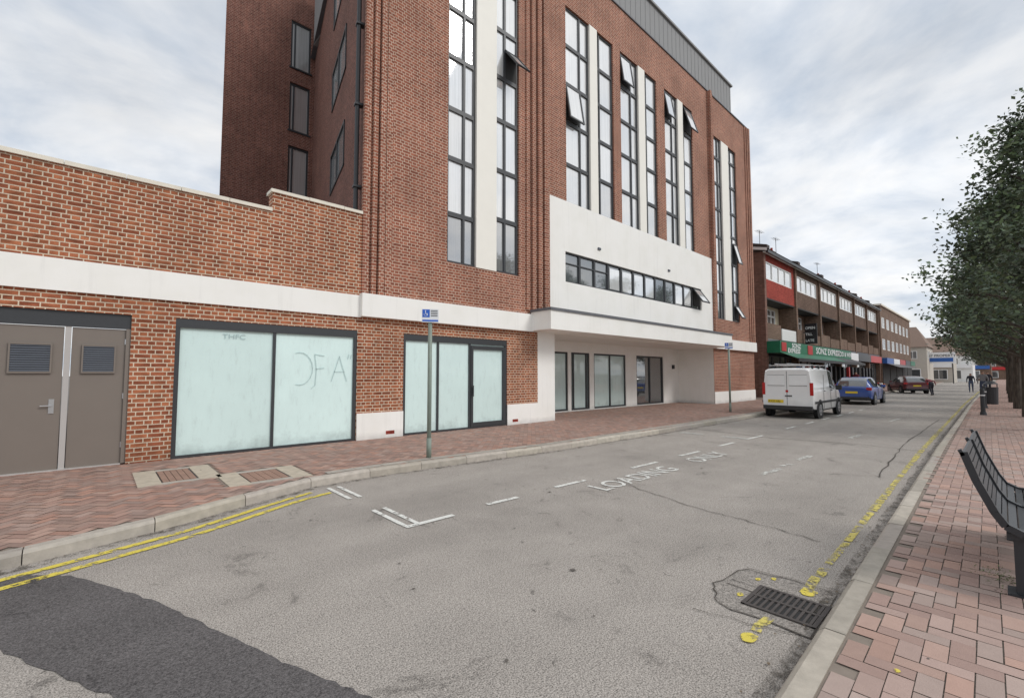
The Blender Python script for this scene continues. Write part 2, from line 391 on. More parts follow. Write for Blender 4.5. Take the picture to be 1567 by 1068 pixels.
for cx,cy,r in ((2.98,1.11,.045),(3.90,1.03,.05),(3.5,1.36,.022),(3.95,1.28,.02),(3.86,1.36,.018)): blob(cx,cy,r)
strip(b,[(3.08,1.11),(3.16,1.12),(3.25,1.105),(3.31,1.10)],.06,'paint_y2',.0093,.12)
strip(b,[(3.86,1.045),(4.0,1.05),(4.12,1.06),(4.24,1.06)],.07,'paint_y2',.0093,.12)
b.done('single_yellow_line')
b=MB()
for cx,cy,r in ((2.35,-.02,.026),(2.6,.30,.018),(3.0,.42,.013)):
    n=12; b.quad([(cx+r*1.6*random.uniform(.8,1.1)*math.cos(6.283*i/n),cy+r*random.uniform(.8,1.1)*math.sin(6.283*i/n),PZ+.006) for i in range(n)],'paint_y')
b.done('paint_spots')
b=MB()
for x in (2.46,2.60): strip(b,[(x,4.33),(x,5.1)],.055,'paint_w',.008)
strip(b,[(2.44,4.3),(3.05,4.3)],.075,'paint_w',.0085)
for x in (2.46,2.60): strip(b,[(x,5.75),(x,6.5)],.055,'paint_w',.008)
for a,c in ((3.6,4.1),(4.85,5.5),(6.8,7.6),(8.5,9.3),(10.3,11.1)): strip(b,[(a,4.37),(c,4.35)],.075,'paint_w',.008)
for x in (11.9,12.04): strip(b,[(x,4.35),(x,5.0)],.055,'paint_w',.008); strip(b,[(x,5.5),(x,6.1)],.055,'paint_w',.008)
strip(b,[(11.9,4.35),(12.9,4.33)],.075,'paint_w',.0085)
for i in range(1,7): strip(b,[(13+i*2,4.4),(13.9+i*2,4.4)],.08,'paint_w',.008)
for a,c in ((7.85,8.6),(8.85,9.2),(9.7,10.4),(14,15),(20,21.5),(27,28.5)): strip(b,jag([(a,2.68),(c,2.62)],.01,4),.10,'paint_w2',.008,.3)
strip(b,[(24,4.5),(24,6.2)],.1,'paint_w2',.008); strip(b,[(26,1.6),(28,4.4)],.1,'paint_w2',.008)
b.done('bay_markings')
text('loading_text','LOADING',.50,(5.2,3.76,.008),(0,0,0),'paint_w',sx=.95,bold=.004)
text('only_text','ONLY',.50,(8.15,3.80,.008),(0,0,0),'paint_w',sx=.98,bold=.004)
p=empty('drain_grate'); b=MB()
x0,x1,y0,y1=3.38,3.76,.86,1.31
b.box(x0,x1,y0,y1,.0045,.006,'darkin')
b.box(x0,x1,y0,y0+.025,.005,.014,'iron');b.box(x0,x1,y1-.025,y1,.005,.014,'iron');b.box(x0,x0+.025,y0,y1,.005,.0145,'iron');b.box(x1-.025,x1,y0,y1,.005,.0145,'iron')
b.box((x0+x1)/2-.012,(x0+x1)/2+.012,y0,y1,.005,.0148,'iron')
for i in range(11):
    y=y0+.03+i*(y1-y0-.06)/10.5; b.box(x0+.02,x1-.02,y,y+.016,.005,.0135,'iron')
b.done('bars',p)
M['debris']=plain('debris',(.16,.12,.08),.9,.4,30); M['gum']=plain('gum_spots',(.13,.115,.10),.9,.3,30)
b=MB()
for i in range(900):
    x=random.uniform(-1,22); s=random.choice((0,1)); 
    y=(lerp(KR,x)+abs(random.gauss(0,.10))+.01) if s else (lerp(KL,x)-abs(random.gauss(0,.10))-.01)
    r=random.uniform(.003,.012); t=random.uniform(0,3)
    b.quad([(x+r*math.cos(t+k)*random.uniform(.6,1.4),y+r*math.sin(t+k),.012) for k in (0,1.6,3.1,4.7)],'debris')
b.done('leaf_litter')
b=MB()
for i in range(520):
    x=random.uniform(1,26); y=random.choice((random.uniform(1.5,6),random.uniform(1.5,6),random.uniform(-1.5,.55),random.uniform(7,9.6)))
    z=.010 if 1.4<y<6.1 else PZ+.004
    if 6.1<y<7: continue
    r=random.uniform(.004,.013)*(1 if random.random()<.93 else 2)
    b.quad([(x+r*math.cos(k*.785)*random.uniform(.75,1.2),y+r*math.sin(k*.785)*random.uniform(.75,1.2),z) for k in range(8)],'gum')
b.done('gum_stains')

# ------------------------------------------------------------------ low wing
low=empty('brick_shop_wing'); b=MB()
X0=-8
ops=[(-2.6,.4,PZ,2.6),(1.0,4.33,PZ,2.6)]
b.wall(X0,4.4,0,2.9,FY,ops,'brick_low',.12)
b.wall(X0,2.5,3.4,4.9,FY,[],'brick_low'); b.wall(2.5,4.4,3.4,5.3,FY,[],'brick_low')
b.quad([(2.5,FY,4.9),(2.5,FY,5.3),(2.5,FY+.3,5.3),(2.5,FY+.3,4.9)],'brick_low')
b.quad([(X0,FY+.3,4.2),(X0,FY+.3,4.9),(4.4,FY+.3,4.9),(4.4,FY+.3,4.2)],'brick_low')
b.quad([(X0,FY,0),(X0,18,0),(X0,18,4.9),(X0,FY,4.9)],'brick_low')
b.done('walls',low)
b=MB(); b.quad([(X0,FY+.3,4.3),(4.4,FY+.3,4.3),(4.6,20,4.3),(X0,20,4.3)],'lead'); b.done('roof',low)
b=MB()
x=X0
while x<2.5-.01:
    x2=min(2.5,x+.75); z=random.uniform(0,.006); b.box(x,x2-.008,FY-.04,FY+.32,4.9,4.965+z,'coping'); x=x2
x=2.46
while x<4.39:
    x2=min(4.4,x+.75); z=random.uniform(0,.006); b.box(x,x2-.008,FY-.04,FY+.32,5.3,5.365+z,'coping'); x=x2
b.done('coping',low)
b=MB(); b.box(X0,4.39,FY-.05,FY+.1,2.9,3.4,'white'); b.done('white_band',low)
b=MB()
b.box(-2.6,.4,FY+.04,FY+.12,2.36,2.6,'frame')
for a,c in ((-2.55,-1.83),(-1.79,-1.12),(-1.10,-.40),(-.31,.34)):
    b.box(a,c,FY+.07,FY+.12,PZ+.02,2.35,'door')
    vz0,vz1=1.62,2.08; va,vb=a+.12,c-.12
    b.box(va,vb,FY+.05,FY+.07,vz0,vz1,'frame')
    b.box(va,vb,FY+.035,FY+.05,vz0,vz0+.025,'door');b.box(va,vb,FY+.035,FY+.05,vz1-.025,vz1,'door');b.box(va,va+.02,FY+.035,FY+.05,vz0+.025,vz1-.025,'door');b.box(vb-.02,vb,FY+.035,FY+.05,vz0+.025,vz1-.025,'door')
    k=0
    while vz0+.03+k*.035<vz1-.04:
        z=vz0+.03+k*.035; b.quad([(va+.02,FY+.052,z+.03),(vb-.02,FY+.052,z+.03),(vb-.02,FY+.036,z),(va+.02,FY+.036,z)],'vent'); k+=1
b.box(-.39,-.32,FY+.05,FY+.12,PZ,2.36,'doorframe'); b.box(.34,.40,FY+.03,FY+.12,PZ,2.36,'door'); b.box(-1.12,-1.10,FY+.06,FY+.12,PZ,2.36,'frame'); b.box(-1.83,-1.79,FY+.05,FY+.12,PZ,2.36,'doorframe')
b.box(-2.6,.4,FY+.03,FY+.12,PZ-.02,PZ+.02,'doorframe')
b.box(-.53,-.47,FY+.06,FY+.075,1.0,1.22,'steel'); b.tube((-.50,FY+.03,1.12),(-.62,FY+.03,1.12),.01,.01,'steel'); b.tube((-.50,FY+.07,1.12),(-.50,FY+.03,1.12),.01,.01,'steel')
for z in (.4,1.2,2.1): b.box(.325,.345,FY+.05,FY+.07,z,z+.09,'steel')
b.done('service_doors',low)
def shopwin(name,par,x0,x1,z0,z1,xs,door=None):
    b=MB(); y=FY+.06; t=.07
    b.box(x0,x1,y-.05,y+.05,z1-.16,z1,'frame'); b.box(x0,x1,y-.04,y+.05,z0,z0+.05,'frame')
    b.box(x0,x0+t,y-.045,y+.05,z0+.05,z1-.16,'frame'); b.box(x1-t,x1,y-.045,y+.05,z0+.05,z1-.16,'frame')
    for q in xs: b.box(q-.025,q+.025,y-.04,y+.05,z0+.05,z1-.16,'frame')
    e=[x0]+xs+[x1]
    for a,c in zip(e,e[1:]):
        v=random.uniform(.93,1.03); b.quad([(a,y,z0+.02),(c,y,z0+.02),(c,y,z1-.05),(a,y,z1-.05)],'glass_wash',(v,v,v))
    if door:
        a,c=door
        b.box(a,a+.08,y-.055,y,z0+.05,z1-.2,'frame');b.box(c-.08,c,y-.055,y,z0+.05,z1-.2,'frame')
        b.box(a+.08,c-.08,y-.056,y,z1-.3,z1-.2,'frame');b.box(a+.08,c-.08,y-.056,y,z0+.05,z0+.16,'frame')
        b.tube((a+.05,y-.10,1.0),(a+.05,y-.10,1.3),.015,.015,'frame'); b.box(a+.01,a+.09,y-.07,y-.05,1.05,1.25,'frame')
    return b.done(name,par)
shopwin('shop_window',low,1.0,4.33,PZ,2.6,[2.62])
M['scrawl']=plain('finger_writing',(.42,.55,.55),.6,.2,9)
M['scrawl2']=plain('finger_writing_faint',(.50,.64,.63),.6,.2,9)
text('window_writing','THFC',.13,(1.72,FY+.045,2.28),R90,'scrawl',low,sx=1.2)
b=MB()
def stroke(pts,w=.014):
    for (x0,z0),(x1,z1) in zip(pts,pts[1:]):
        d=Vector((x1-x0,z1-z0)).normalized()*.003; nn=Vector((-d.y,d.x)).normalized()*w/2
        b.quad([(x0-nn.x-d.x,FY+.045,z0-nn.y-d.y),(x1-nn.x+d.x,FY+.045,z1-nn.y+d.y),(x1+nn.x+d.x,FY+.045,z1+nn.y+d.y),(x0+nn.x-d.x,FY+.045,z0+nn.y-d.y)],'scrawl2')
arc=[(3.12+.26*math.cos(t),1.72+.34*math.sin(t)) for t in [math.radians(110-a) for a in range(0,220,18)]]
stroke(arc); stroke([(3.62,2.0),(3.42,2.03),(3.46,1.7),(3.44,1.38),(3.36,1.30)]); stroke([(3.44,1.72),(3.62,1.74)])
stroke([(3.78,1.45),(3.95,2.0),(4.12,1.45)]); stroke([(3.84,1.66),(4.07,1.66)]); stroke([(4.16,2.05),(4.14,1.95)]); stroke([(4.22,2.05),(4.20,1.95)])
b.done('window_writing',low)

# ------------------------------------------------------------------ main tower
tw=empty('brick_office_building'); b=MB()
H=16.4
ROWS=[4.6,5.95,7.5,8.9,10.4,11.8,13.2,14.6]
A=(6.75,9.4); C=(23.65,26.55)
CW=[(11.65,13.0,13.45,14.5),(15.0,16.3,16.8,17.8),(18.5,19.7,20.2,21.2)]
ops=[(A[0],A[1],4.6,14.6)]
b.wall(4.4,10.6,3.45,H,FY,ops,'brick_main',.14)
b.wall(10.6,22.9,7.5,H,FY,[(w[0],w[3],7.5,14.6) for w in CW],'brick_main',.14)
b.wall(22.9,28.5,3.45,H,FY,[(C[0],C[1],4.5,14.3)],'brick_main',.14)
b.wall(4.4,10.2,0,2.92,FY,[(5.5,8.9,PZ,2.6)],'brick_low',.12)
b.wall(23,28.5,0,2.92,FY,[],'brick_main')
b.quad([(28.5,FY,0),(28.5,22,0),(28.5,22,H),(28.5,FY,H)],'brick_main')
b.quad([(28.5,22,0),(6.9,22,0),(6.9,22,H),(28.5,22,H)],'brick_main')
b.done('walls',tw)
b=MB()
def rib(x0,x1,p,z0=3.46,z1=H-.02): b.box(x0,x1,FY-p,FY+.05,z0,z1,'brick_main')
for x0,x1,p in ((4.40,4.56,.03),(4.60,4.72,.08),(4.76,4.90,.12),(4.94,5.10,.07)): rib(x0,x1,p)
for x0,x1,p in ((9.68,9.84,.05),(9.90,10.06,.10),(10.12,10.30,.15),(10.36,10.58,.20)): rib(x0,x1,p,3.6)
for x0,x1,p in ((22.92,23.08,.20),(23.12,23.28,.13),(23.32,23.46,.07)): rib(x0,x1,p,3.6)
for x0,x1,p in ((27.9,28.06,.05),(28.1,28.26,.09),(28.3,28.5,.12)): rib(x0,x1,p)
b.done('brick_ribs',tw)
b=MB(); b.box(4.38,28.55,FY-.05,FY+.3,H,H+.06,'lead'); b.done('coping',tw)
sx0,sy0,sx1,sy1=4.4,FY,6.9,21.0
ln=math.hypot(sx1-sx0,sy1-sy0); ang=math.atan2(sy1-sy0,sx1-sx0)
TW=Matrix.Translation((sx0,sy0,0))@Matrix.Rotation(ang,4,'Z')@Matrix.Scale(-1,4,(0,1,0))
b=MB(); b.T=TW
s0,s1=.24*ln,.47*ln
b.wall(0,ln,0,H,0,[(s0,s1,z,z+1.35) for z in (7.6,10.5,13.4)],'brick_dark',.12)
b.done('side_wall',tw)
b=MB(); b.T=TW
for z in (7.6,10.5,13.4): b.window(s0,s1,z,z+1.35,.0,[0,.5,1],[],g='glass',t=.07)
b.tube((.25,-.12,4.4),(.25,-.12,H),.055,.055,'black',10)
for z in (6,8,10,12,14): b.box(.17,.33,-.19,0,z,z+.05,'black')
b.done('side_windows_and_pipe',tw)
b=MB(); 
RO=[(5.85,6.72,z,z+2.2) for z in (9.55,12.45,15.35)]
b.wall(3.35,6.95,0,20.2,21.0,RO,'brick_dark',.15)
b.quad([(3.35,21,0),(5.6,31,0),(5.6,31,20.2),(3.35,21,20.2)],'brick_dark')
b.quad([(6.95,21,H-.5),(6.95,31,H-.5),(6.95,31,20.2),(6.95,21,20.2)],'brick_dark')
b.quad([(3.35,21,20.2),(6.95,21,20.2),(6.95,31,20.2),(5.6,31,20.2)],'lead')
for o in RO: b.window(o[0],o[1],o[2],o[3],21.1,[0,.22,1],[],t=.08,g='glass',shade=(.4,.6))
for o in RO: b.box(o[0]-.05,o[1]+.05,20.94,21.02,o[2]-.06,o[2],'frame')
b.done('rear_wing',tw)
b=MB(); b.quad([(4.4,FY,H-.25),(28.5,FY,H-.25),(28.5,22,H-.25),(6.9,22,H-.25)],'lead')
b.done('roof',tw)
b=MB(); px0,px1,py,pt=6.5,28.2,10.7,19.35
b.box(px0,px1,py,20,H-.3,pt,'penthouse')
x=px0+.1
while x<px1-.1: b.box(x,x+.03,py-.012,py,H-.2,pt-.05,'penthouse'); x+=.42
b.box(px0-.1,px1+.1,py-.1,20.1,pt,pt+.10,'penthouse')
b.done('penthouse',tw)
b=MB(); y=FY+.09
def col(x0,x1,z0,z1,xf,rows,low=None): b.window(x0,x1,z0,z1,y,xf,[r for r in rows if z0+.1<r<z1-.1],t=.065,bar=.036,shade=(.82,1.0),low=low)
LW=(.18,.32)
col(6.75,7.72,4.6,14.6,[0,.6,1],ROWS,LW); 
R2=[6.2,7.7,9.25,10.6,12.1,13.5]
col(8.47,9.4,4.6,14.6,[0,.42,1],R2,LW)
for w in CW:
    col(w[0],w[1],7.5,14.6,[0,.62,1],ROWS,(.4,.8)); col(w[2],w[3],7.5,14.6,[0,.2,1],ROWS,(.4,.8))
col(23.65,24.55,4.5,14.3,[0,.6,1],ROWS,LW); col(25.45,26.55,4.5,14.3,[0,.42,1],R2,LW)
b.openpane(8.86,9.38,11.55,.95,y-.03,.65); b.openpane(11.67,12.47,11.75,1.3,y-.04,.16); b.openpane(15.02,15.8,14.5,1.2,y-.04,.15)
b.openpane(18.52,19.2,14.5,1.2,y-.04,.18); b.openpane(20.4,21.18,14.5,1.2,y-.04,.30); b.openpane(25.95,26.5,8.9,1.2,y-.04,.25); b.openpane(25.95,26.5,5.4,.8,y-.04,.5)
b.done('windows',tw)
b=MB()
b.box(7.72,8.47,FY-.02,FY+.1,4.6,14.6,'cream')
for w in CW: b.box(w[1],w[2],FY-.02,FY+.1,7.5,14.6,'cream')
b.box(24.55,25.45,FY-.02,FY+.1,4.5,14.3,'cream')
b.done('cream_panels',tw)
b=MB(); b.wall(10.6,22.9,3.5,7.5,FY-.06,[(11.5,21.65,4.72,5.76)],'white',.18)
b.quad([(10.6,FY-.06,3.5),(10.6,FY-.06,7.5),(10.6,FY+.02,7.5),(10.6,FY+.02,3.5)],'white')
b.quad([(10.6,FY-.06,7.5),(22.9,FY-.06,7.5),(22.9,FY+.08,7.5),(10.6,FY+.08,7.5)],'lead')
b.done('white_panel',tw)
b=MB(); y2=FY+.04
b.window(11.5,21.65,4.72,5.76,y2,[i/12 for i in range(13)],[],g='glass_dark',t=.05,bar=.05,shade=(.6,1.6))
x=11.5; w=(21.65-11.5)/12
for i in range(12):
    if i in (3,4,5,6,9,10): b.box(x+i*w+.12,x+(i+1)*w-.1,y2-.008,y2-.002,4.83,5.62,'glass',(1,1,1))
    if i<3: b.box(x+i*w+.05,x+(i+1)*w-.05,y2-.03,y2+.0,5.36,5.40,'frame')
b.openpane(x+11*w+.05,x+12*w-.02,5.72,.85,y2-.04,.6)
for q in (13.3,18.4): b.box(q,q+.16,FY-.10,FY-.06,6.15,6.23,'vent')
b.done('strip_window',tw)
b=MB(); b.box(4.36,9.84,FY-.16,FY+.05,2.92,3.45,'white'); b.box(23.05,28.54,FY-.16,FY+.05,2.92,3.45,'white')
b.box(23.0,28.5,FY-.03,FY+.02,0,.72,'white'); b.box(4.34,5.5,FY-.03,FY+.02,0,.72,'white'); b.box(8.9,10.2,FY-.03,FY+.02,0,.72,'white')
b.done('white_band',tw)
b=MB(); b.box(9.84,23.05,9.0,FY-.07,2.95,3.52,'white'); b.box(9.80,23.09,8.96,FY-.07,3.52,3.60,'lead')
b.box(9.84,23.05,FY-.07,12.0,2.93,3.05,'sofit')
b.done('canopy',tw)
b=MB(); RY=11.8
b.box(10.2,11.0,FY,RY,0,2.93,'white'); b.box(23.0,23.3,FY+.01,RY+.2,0,2.93,'white')
sh=[(11.3,13.9),(14.1,15.3),(15.6,18.0),(18.9,21.4)]
b.wall(11,23,0,2.93,RY,[(a,c,PZ+(.04),2.5) for a,c in sh],'white',.1)
for i,(a,c) in enumerate(sh):
    b.window(a,c,PZ+.04,2.5,RY+.06,[0,.5,1] if i!=1 else [0,.15,.85,1],[],g='glass_wash' if i<3 else 'glass_dark',t=.07,shade=(.85,.95))
b.box(22.3,22.42,RY-.1,RY,1.9,2.1,'black')
b.done('recessed_entrance',tw)
shopwin('shop_window',tw,5.5,8.9,PZ,2.6,[6.52,7.55],door=(7.58,8.84))
b=MB()
for x in (5.05,9.1): b.box(x,x+.22,FY-.034,FY-.02,.2,.28,'tile_red')
b.done('air_bricks',tw)

# ------------------------------------------------------------------ terrace of shops
M['green_sign']=plain('green_fascia',(.01,.16,.08),.4,.1,3)
M['red_sign']=plain('red_fascia',(.5,.03,.03),.4,.1,3)
M['black_sign']=plain('black_fascia',(.015,.015,.018),.35,.1,3)
M['blue_sign']=plain('blue_fascia',(.03,.12,.40),.4,.1,3)
M['white_sign']=plain('white_sign',(.85,.85,.85),.4,.03,3)
M['orange']=plain('orange_crate',(.7,.2,.03),.6,.2,3); M['green']=plain('green_crate',(.08,.3,.05),.6,.2,3)
M['render_y']=plain('cream_render',(.66,.58,.43),.8,.1,3)
te=empty('terrace_of_shops'); TY=10.4; U=6.6; TX=31.8; n=6
b=MB(); g=MB()
for i in range(n):
    x=TX+i*U; x1=x+U
    tile='tile_red' if i==0 else 'tile_brown'
    b.box(x,x+.35,TY-.12,TY+8.98,0,9.75,'brick_gable' if i==0 else 'brick_brown')
    b.wall(x+.35,x1,6.7,9.6,TY,[(x+.6,x1-.5,7.95,9.15)],tile,.1)
    g.window(x+.6,x1-.5,7.95,9.15,TY+.05,[0,.25,.5,.75,1],[],fr='white_upvc',t=.09,bar=.05,shade=(.3,.9))
    b.wall(x+.35,x1,3.9,6.7,TY+1.1,[(x+.7,x+2.6,4.6,6.4),(x+3.4,x+5.9,4.9,6.4)],'render_y' if i in(0,3) else 'brick_brown',.1)
    g.window(x+.7,x+2.6,4.6,6.4,TY+1.15,[0,.5,1],[],fr='white_upvc',g='glass',t=.08,shade=(.1,.5))
    g.window(x+3.4,x+5.9,4.9,6.4,TY+1.15,[0,.33,.66,1],[5.9],fr='white_upvc',g='glass',t=.08,shade=(.1,.5))
    b.box(x+.35,x1,TY,TY+1.1,6.6,6.7,'darkin')
    b.box(x+.35,x+3.2,TY-.05,TY+.05,4.0,5.0,'brick_brown'); b.box(x+3.4,x1,TY-.05,TY+.05,4.0,4.8,'white_upvc' if i==0 else 'brick_brown')
    b.box(x+.35,x1,TY-.1,TY+1.1,3.75,3.95,'lead')
    b.box(x+.35,x1,TY+.5,TY+.6,PZ,3.75,'darkin')
    g.window(x+.6,x1-.3,.6,2.9,TY+.3,[0,.3,.6,.8,1],[],g='glass_dark',t=.08)
    b.box(x+.35,x1,TY+.2,TY+.4,0,.6,'black_sign')
    sgn=['green_sign','green_sign','green_sign','white_sign','black_sign','red_sign'][i]
    g.box(x+.05,x1+.05,TY-.9 if i<3 else TY-.3,TY-.13,3.0,3.75,sgn)
    if i<3:
        g.quad([(x,TY-.95,3.0),(x1,TY-.95,3.0),(x1,TY-1.9,2.6),(x,TY-1.9,2.6)],'green_sign' if i<2 else 'black_sign')
        g.box(x,x1,TY-1.93,TY-1.9,2.42,2.62,'black_sign')
    if i<5:
        for k in range(12):
            xx=x+.5+k*.5; zz=random.uniform(.5,.9)
            if i>2 and k%3: continue
            g.box(xx,xx+.42,TY-1.6,TY-.5,PZ,zz*.6,'black_sign')
            for q in range(4): g.box(xx+.02,xx+.40,TY-1.6+q*.27,TY-1.6+q*.27+.24,zz*.6,zz*.6+.18+q*.05,random.choice(['orange','green','darkin','red_sign','white_sign','black_sign']))
            if k%3==0: g.box(xx,xx+.4,TY-.6,TY-.4,zz,2.3,random.choice(['black_sign','blue_sign','darkin','red_sign']))
b.box(TX+n*U,TX+n*U+.3,TY-.12,TY+8.98,0,9.75,'brick_brown')
b.quad([(TX+.01,TY,9.75),(TX+.01,TY+9,9.75),(TX+.01,TY+4.5,11.0)],'brick_gable')
b.quad([(TX,TY+9,0),(TX+n*U,TY+9,0),(TX+n*U,TY+9,9.6),(TX,TY+9,9.6)],'brick_brown')
b.done('walls',te); g.done('shopfronts_and_windows',te)
b=MB(); X1=TX+n*U+.3
b.box(TX-.15,X1,TY-.45,TY-.3,9.5,9.68,'black'); b.box(TX-.15,X1,TY-.3,TY-.13,9.55,9.6,'white_upvc')
b.quad([(TX-.2,TY-.4,9.78),(X1,TY-.4,9.78),(X1,TY+4.5,11.05),(TX-.2,TY+4.5,11.05)],'roof_tile')
b.quad([(TX-.2,TY+4.5,11.05),(X1,TY+4.5,11.05),(X1,TY+9.3,9.7),(TX-.2,TY+9.3,9.7)],'roof_tile')
b.quad([(TX-.21,TY-.4,9.62),(TX-.21,TY-.4,9.80),(TX-.21,TY+4.5,11.07),(TX-.21,TY+4.5,10.87)],'white_upvc')
for i in range(n+1):
    x=TX+i*U
    b.add([(x-.05,TY-.35,9.6),(x+.45,TY-.35,9.6),(x+.45,TY+4,9.9),(x-.05,TY+4,9.9),(x-.05,TY-.35,10.05),(x+.45,TY-.35,10.05),(x+.45,TY+4,11.3),(x-.05,TY+4,11.3)],[(4,5,6,7),(0,1,5,4),(1,2,6,5),(2,3,7,6),(3,0,4,7)],'roof_tile')
    b.box(x-.2,x+.6,TY+1.3,TY+2.6,9.9,11.2,'brick_brown')
    for k in range(3): b.tube((x+.2,TY+1.5+k*.42,11.2),(x+.2,TY+1.5+k*.42,11.5),.1,.09,'tile_red',8)
b.done('roof_and_chimneys',te)
b=MB()
for x,yy in ((33.3,12),(37.0,12.2),(40,12),(52,12)):
    b.tube((x,yy,10.8),(x,yy,12.6),.02,.02,'black',5); b.tube((x-.6,yy,12.5),(x+.6,yy,12.55),.012,.012,'black',4)
    for k in range(6): b.tube((x-.5+k*.2,yy-.2,12.52),(x-.5+k*.2,yy+.2,12.52),.008,.008,'black',4)
b.done('tv_aerials',te)
for t_,x,z,s in (('SONZ',34.2,3.40,.42),('EXPRESS',33.3,3.05,.42),('SONZ EXPRESS',39.9,3.18,.66),('FOOD & WINE',46,3.2,.55)):
    text('fascia_lettering',t_,s,(x,TY-.915,z),R90,'white_sign',te,sx=1.7,bold=.012)
g=MB(); g.box(32.1,33.0,TY-.93,TY-.9,3.1,3.68,'red_sign'); g.box(37.8,39.0,TY-.93,TY-.9,3.05,3.7,'red_sign'); g.done('fascia_logo',te)
p=empty('projecting_sign'); b=MB(); b.box(40.2,40.3,TY-.95,TY-.15,3.95,5.5,'black_sign'); b.box(40.22,40.28,TY-.15,TY+1.1,4.8,4.9,'black'); b.done('panel',p)
for t_,z in (('OPEN',5.08),('TILL',4.6),('LATE',4.12)):
    text('sign_lettering',t_,.27,(40.19,TY-.18,z),(math.pi/2,0,-math.pi/2),'white_sign',p,sx=.95,bold=.006)
t2=empty('brick_flats_over_shops'); b=MB(); a0,a1=73.0,100.0; Y2=10.3
ops=[];x=a0+1
while x<a1-2.5:
    ops+=[(x,x+2.2,7.6,9.0),(x,x+2.2,4.8,6.2)]; x+=3.6
b.wall(a0,a1,0,10.4,Y2,ops,'brick_brown',.1); b.quad([(a0,Y2,0),(a0,Y2+9,0),(a0,Y2+9,10.4),(a0,Y2,10.4)],'brick_brown')
for o in ops: b.window(*o,Y2+.05,[0,.5,1],[],fr='white_upvc',t=.1)
b.box(a0-.1,a1+.1,Y2-.2,Y2+9,10.4,10.6,'coping'); b.done('walls',t2)
b=MB(); x=a0; cs=['blue_sign','white_sign','red_sign','black_sign','green_sign']; i=0
while x<a1-1: b.box(x+.2,x+5.2,Y2-.5,Y2-.02,3.0,3.7,cs[i%5]); b.box(x+.2,x+5.2,Y2-.06,Y2-.01,.4,2.9,'darkin'); x+=5.4; i+=1
b.quad([(a0,Y2-.5,3),(a1-8,Y2-.5,3),(a1-8,Y2-1.7,2.5),(a0,Y2-1.7,2.5)],'black_sign'); b.done('shopfronts',t2)
def house(name,x0,x1,y0,y1,he,hr,wallm,roofm,sign=None):
    p=empty(name); b=MB()
    b.box(x0,x1,y0,y1,0,he,wallm)
    xm=(x0+x1)/2; e=.3
    b.quad([(x0-e,y0-e,he-.1),(x0-e,y1+e,he-.1),(xm,y1+e-2,hr),(xm,y0-e+2,hr)],roofm); b.quad([(x1+e,y0-e,he-.1),(xm,y0+2-e,hr),(xm,y1+e-2,hr),(x1+e,y1+e,he-.1)],roofm)
    b.quad([(x0-e,y0-e,he-.1),(xm,y0-e+2,hr),(x1+e,y0-e,he-.1)],roofm); b.quad([(x0-e,y1+e,he-.1),(x1+e,y1+e,he-.1),(xm,y1+e-2,hr)],roofm)
    b.box((x0+x1)/2-.6,(x0+x1)/2+.6,y1-3,y1-1.8,hr-1,hr+1.3,'brick_low')
    b.done('walls_and_roof',p); b=MB()
    b.T=Matrix.Translation((x0-.02,0,0))@Matrix.Rotation(-math.pi/2,4,'Z')
    w=y1-y0; k=max(1,int(w/4))
    for i in range(k):
        yc=y0+w*(i+.5)/k; b.window(-yc-.9,-yc+.9,he-2.2,he-.8,-.02,[0,.33,.66,1],[],fr='white_upvc',t=.1,shade=(.2,.4))
        b.window(-yc-1.3,-yc+1.3,.6,2.6,-.02,[0,.5,1],[],fr='white_upvc',g='glass_dark',t=.12)
    if sign: b.box(-y1+.2,-y0-.2,-.3,-.03,3.0,3.9,sign)
    b.T=None
    x=x0+1
    while x<x1-2: b.window(x,x+1.6,he-2.2,he-.8,y0-.04,[0,.5,1],[],fr='white_upvc',t=.1,shade=(.2,.4)); x+=3.2
    b.done('windows',p); return p
M['houserender']=plain('pebbledash',(.50,.46,.40),.9,.1,3)
house('rendered_house',108,118,9.0,22,6.6,10.5,'houserender','roof_brown')
house('rendered_house',124,134,6.6,15,6.2,9.3,'houserender','roof_brown','white_sign')
house('corner_shop',140,152,4.4,10.5,6.0,8.6,'white_upvc','roof_brown','white_sign')
house('corner_shop',165,180,2.0,8.5,6.0,8.6,'brick_brown','roof_brown','blue_sign')
house('distant_shop',200,220,-6,5,6.0,8.6,'brick_brown','roof_brown','red_sign')
p=empty('advertising_hoarding'); b=MB(); b.box(112,112.2,5.6,9.6,3.6,5.6,'white_sign'); b.box(111.95,112,5.9,9.3,3.9,4.6,'blue_sign'); b.tube((112.1,6,0),(112.1,6,3.6),.08,.08,'black'); b.tube((112.1,9.2,0),(112.1,9.2,3.6),.08,.08,'black'); b.done('board',p)
text('board_lettering','N7 PROPERTY',.6,(111.9,9.3,4.8),(math.pi/2,0,-math.pi/2),'black_sign',p)

